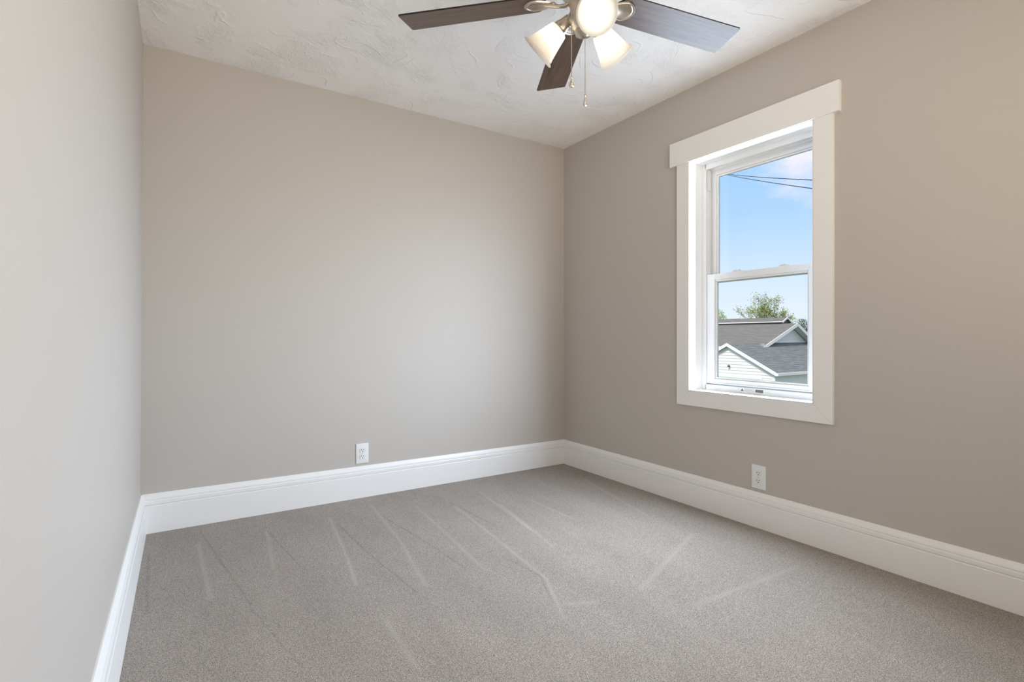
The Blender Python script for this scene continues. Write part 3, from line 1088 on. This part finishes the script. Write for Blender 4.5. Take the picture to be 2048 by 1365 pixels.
def build_house():
    h = empty('house', (27, 20, GZ))
    tag(h, 'house with brown-grey shingle roofs and a small white gable behind the garage', 'house')
    ox, oy, oz = h.location

    def part(mb, name, mats, parent=h, **k):
        mb.v = [(x - ox, y - oy, z - oz) for x, y, z in mb.v]
        return mb.build(name, mats, parent, **k)

    # main roof: long slope facing the window, gable end towards the garage
    yb, yl = 14.5, 28.0                    # gable end, far end
    rx, rz = 26.65, 1.636                  # ridge
    ex, ez = 23.66, 0.458                  # near eave
    bx, bz = 30.03, -0.213                   # far eave
    r = MB()
    roof_slab(r, (ex, yl, ez), (ex, yb, ez), (rx, yb, rz), (rx, yl, rz), 0.08)
    roof_slab(r, (rx, yl, rz), (rx, yb, rz), (bx, yb, bz), (bx, yl, bz), 0.08)
    part(r, 'main_roof', 'brown_grey_shingle')
    part(MB().box(ex - 0.10, ex, yb + 0.02, yl, ez - 0.12, ez - 0.01), 'gutter', 'white_fascia')
    for px_, pz_ in ((ex, ez), (bx, bz)):
        f = MB()
        fascia(f, (rx, yb - 0.03, rz), (px_, yb - 0.03, pz_), 0.17, 0, 0.03, up=0.02)
        part(f, 'rake_board', 'white_fascia')
    # gutter end turned up at the foot of the near rake
    f = MB()
    f.hexa([(ex - 0.04, yb - 0.06, ez - 0.03), (ex + 0.08, yb - 0.06, ez - 0.06), (ex + 0.08, yb + 0.08, ez - 0.06), (ex - 0.04, yb + 0.08, ez - 0.03),
            (ex - 0.16, yb - 0.06, ez + 0.16), (ex - 0.07, yb - 0.06, ez + 0.16), (ex - 0.07, yb + 0.08, ez + 0.16), (ex - 0.16, yb + 0.08, ez + 0.16)])
    part(f, 'gutter_end', 'white_fascia')
    # gable wall under a deep overhang
    wy = yb + 0.38
    zt = rz - 0.15
    sn, sf = (rz - ez) / (rx - ex), (rz - bz) / (bx - rx)

    def line(z):
        return (rx - (zt - z) / sn, wy, z), (rx + (zt - z) / sf, wy, z), (0, -1, 0)
    w = MB()
    siding_rows(w, line, 0.1, zt - 0.01, 0.175, 0.024)
    part(w, 'gable_wall', 'white_siding')
    s = MB()
    roof_slab(s, (rx, yb, rz - 0.085), (rx, wy, rz - 0.085), (ex, wy, ez - 0.085), (ex, yb, ez - 0.085), 0.03)
    roof_slab(s, (rx, yb, rz - 0.085), (bx, yb, bz - 0.085), (bx, wy, bz - 0.085), (rx, wy, rz - 0.085), 0.03)
    part(s, 'soffit', 'soffit')
    part(MB().box(ex + 0.4, bx - 0.5, wy + 0.02, yl - 0.3, GZ, -0.1), 'wall', 'white_siding')
    # raised ridge section
    y0, y1 = 15.27, 28.0
    cx_, cz_ = 27.07, 1.983
    r = MB()
    roof_slab(r, (26.63, y1, 1.714), (26.63, y0, 1.761), (cx_, y0, cz_), (cx_, y1, cz_), 0.05)
    roof_slab(r, (cx_, y1, cz_), (cx_, y0, cz_), (27.53, y0, 1.714), (27.53, y1, 1.714), 0.05)
    part(r, 'raised_roof', 'brown_grey_shingle')
    w = MB()
    w.box(26.73, 27.43, y0 + 0.12, y1, 1.0, 1.68)
    w.add([(26.73, y0 + 0.12, 1.68), (27.43, y0 + 0.12, 1.68), (cx_, y0 + 0.12, 1.92)], [(0, 1, 2)])
    part(w, 'raised_wall', 'brown_grey_shingle')
    for px_, pz_ in ((26.63, 1.761), (27.53, 1.714)):
        f = MB()
        fascia(f, (cx_, y0 - 0.03, cz_), (px_, y0 - 0.03, pz_), 0.09, 0, 0.03, up=0.012)
        part(f, 'rake_board', 'white_fascia')
    f = MB()
    f.hexa([(26.56, y0, 1.71), (26.63, y0, 1.71), (26.63, y1, 1.663), (26.56, y1, 1.663), (26.56, y0, 1.757), (26.63, y0, 1.757), (26.63, y1, 1.71), (26.56, y1, 1.71)])
    part(f, 'gutter', 'white_fascia')


build_house()


# ------------------------------------------------------------------ outside: trees
def leaf_cloud(mb, pts, size, per, spread, rng):
    for p in pts:
        for _ in range(per):
            c = Vector(p) + Vector((rng.gauss(0, spread), rng.gauss(0, spread), rng.gauss(0, spread)))
            s = size * rng.uniform(0.6, 1.3)
            u = Vector((rng.gauss(0, 1), rng.gauss(0, 1), rng.gauss(0, 1))).normalized()
            v = u.orthogonal().normalized()
            w = u.cross(v)
            a, b = v * s, w * s * 0.55
            mb.add([c - a, c + b + u * s * 0.1, c + a, c - b + u * s * 0.1], [(0, 1, 2, 3)])


def branching_tree(name, base, height, radius, label, leafmat, seed, leaf, per, upright=0.55):
    rng = random.Random(seed)
    t = empty(name, base)
    tag(t, label, 'tree')
    wood, leaves = MB(), MB()
    tips = []

    def grow(p, d, length, rad, depth):
        pts, rr = [p], [rad]
        q = p.copy()
        n = 4
        for i in range(n):
            d = (d + Vector((rng.gauss(0, 0.10), rng.gauss(0, 0.10), 0.07))).normalized()
            q = q + d * (length / n)
            pts.append(q.copy())
            rr.append(rad * (1 - 0.55 * (i + 1) / n))
        wood.tube(pts, rr, 5 if depth < 3 else 4)
        if depth >= 2:
            tips.extend(pts[2:])
        if depth < 4:
            kids = 7 if depth == 0 else 4
            for k in range(kids):
                a = rng.uniform(0, 2 * math.pi)
                sp = rng.uniform(0.25, 0.8) if depth == 0 else rng.uniform(0.2, 0.55)
                s = d.orthogonal().normalized()
                nd = (d * (1 - 0.3 * sp) + (Matrix.Rotation(a, 3, d) @ s) * sp + Vector((0, 0, 0.15))).normalized()
                src = pts[-1] if k < 2 else pts[rng.randint(2, n)]
                grow(src.copy(), nd, length * rng.uniform(0.55, 0.75), rr[-1] * 0.8 + 0.002, depth + 1)

    grow(Vector((0, 0, 0)), Vector((0, 0, 1)), height * 0.42, radius, 0)
    wood.build('trunk', 'bark', t, smooth=True, auto=80)
    leaf_cloud(leaves, tips, leaf, per, 0.09, rng)
    leaves.build('foliage', leafmat, t)
    return t


branching_tree('leafing_tree', (39.9, 24.6, GZ), 7.4, 0.16, 'spring tree with bare twigs and small new leaves above the roof ridge', 'spring_leaf', 11, 0.05, 4)
bpy.data.objects['leafing_tree'].scale = (1.2, 1.2, 0.91)


def leafy_tree(name, base, zc, rad, zr, label, mat, n, size, seed, cone=False):
    rng = random.Random(seed)
    t = empty(name, base)
    tag(t, label, 'tree')
    tr = MB()
    hz = zc - base[2]
    tr.tube([(0, 0, 0), (0.05, 0.02, hz * 0.5), (0, 0, hz)], [0.14, 0.11, 0.05], 8)
    for k in range(9):
        a = k * 2.4
        z = hz - zr * 0.6 + 1.2 * zr * k / 9
        tr.tube([(0, 0, z), (0.5 * rad * math.cos(a), 0.5 * rad * math.sin(a), z + 0.15 * rad)], [0.035, 0.01], 5)
    tr.build('trunk', 'bark', t, smooth=True)
    lf = MB()
    pts = []
    while len(pts) < n:
        x, y, z = rng.uniform(-1, 1), rng.uniform(-1, 1), rng.uniform(-1, 1)
        if cone:
            if math.hypot(x, y) > (1 - z) / 2 * (0.75 + 0.25 * math.sin(9 * z)):
                continue
        elif x * x + y * y + z * z > 1 + 0.15 * math.sin(5 * x + 3 * z) or x * x + y * y + z * z < 0.2:
            continue
        pts.append((x * rad, y * rad, hz + z * zr))
    leaf_cloud(lf, pts, size, 2, size * 0.8, rng)
    lf.build('foliage', mat, t)


leafy_tree('leafy_tree', (40.2, 29.4, GZ), 1.66, 1.35, 1.9, 'bright green bushy tree at the left edge of the pane above the roof', 'bright_leaf', 3600, 0.05, 3)
leafy_tree('conifer', (48.54, 25.9, GZ), 0.5, 0.85, 2.1, 'dark blue-green evergreen behind the small white gable', 'dark_leaf', 3600, 0.05, 5)


# ------------------------------------------------------------------ outside: overhead wires
def ray_point(px, py, depth):
    """room point seen at photo pixel (px,py), at the given distance along the view axis"""
    tt = (px - 1024) / FOCAL_PX
    return Vector((depth * (math.sin(YAW) + tt * math.cos(YAW)), depth * (math.cos(YAW) - tt * math.sin(YAW)), EYE_Z + depth * (HORIZON_PY - py) / FOCAL_PX))


def wire(p, q, label):
    p, q = Vector(p), Vector(q)
    e = q + (q - p) * 0.45
    s = p - (q - p) * 0.30
    pts = []
    for i in range(25):
        t = i / 24
        pts.append(s.lerp(e, t) - Vector((0, 0, 0.10 * 4 * t * (1 - t))))
    w = MB().tube(pts, 0.013, 6).build('overhead_wire', 'wire_black')
    tag(w, label, 'wire', 'overhead wires')


wire((24.706, 17.427, 9.80), (14.375, 7.419, 5.27), 'upper of two black overhead wires crossing the sky')
wire((24.706, 17.427, 9.78), (14.375, 7.419, 5.04), 'lower, steeper of two black overhead wires crossing the sky')
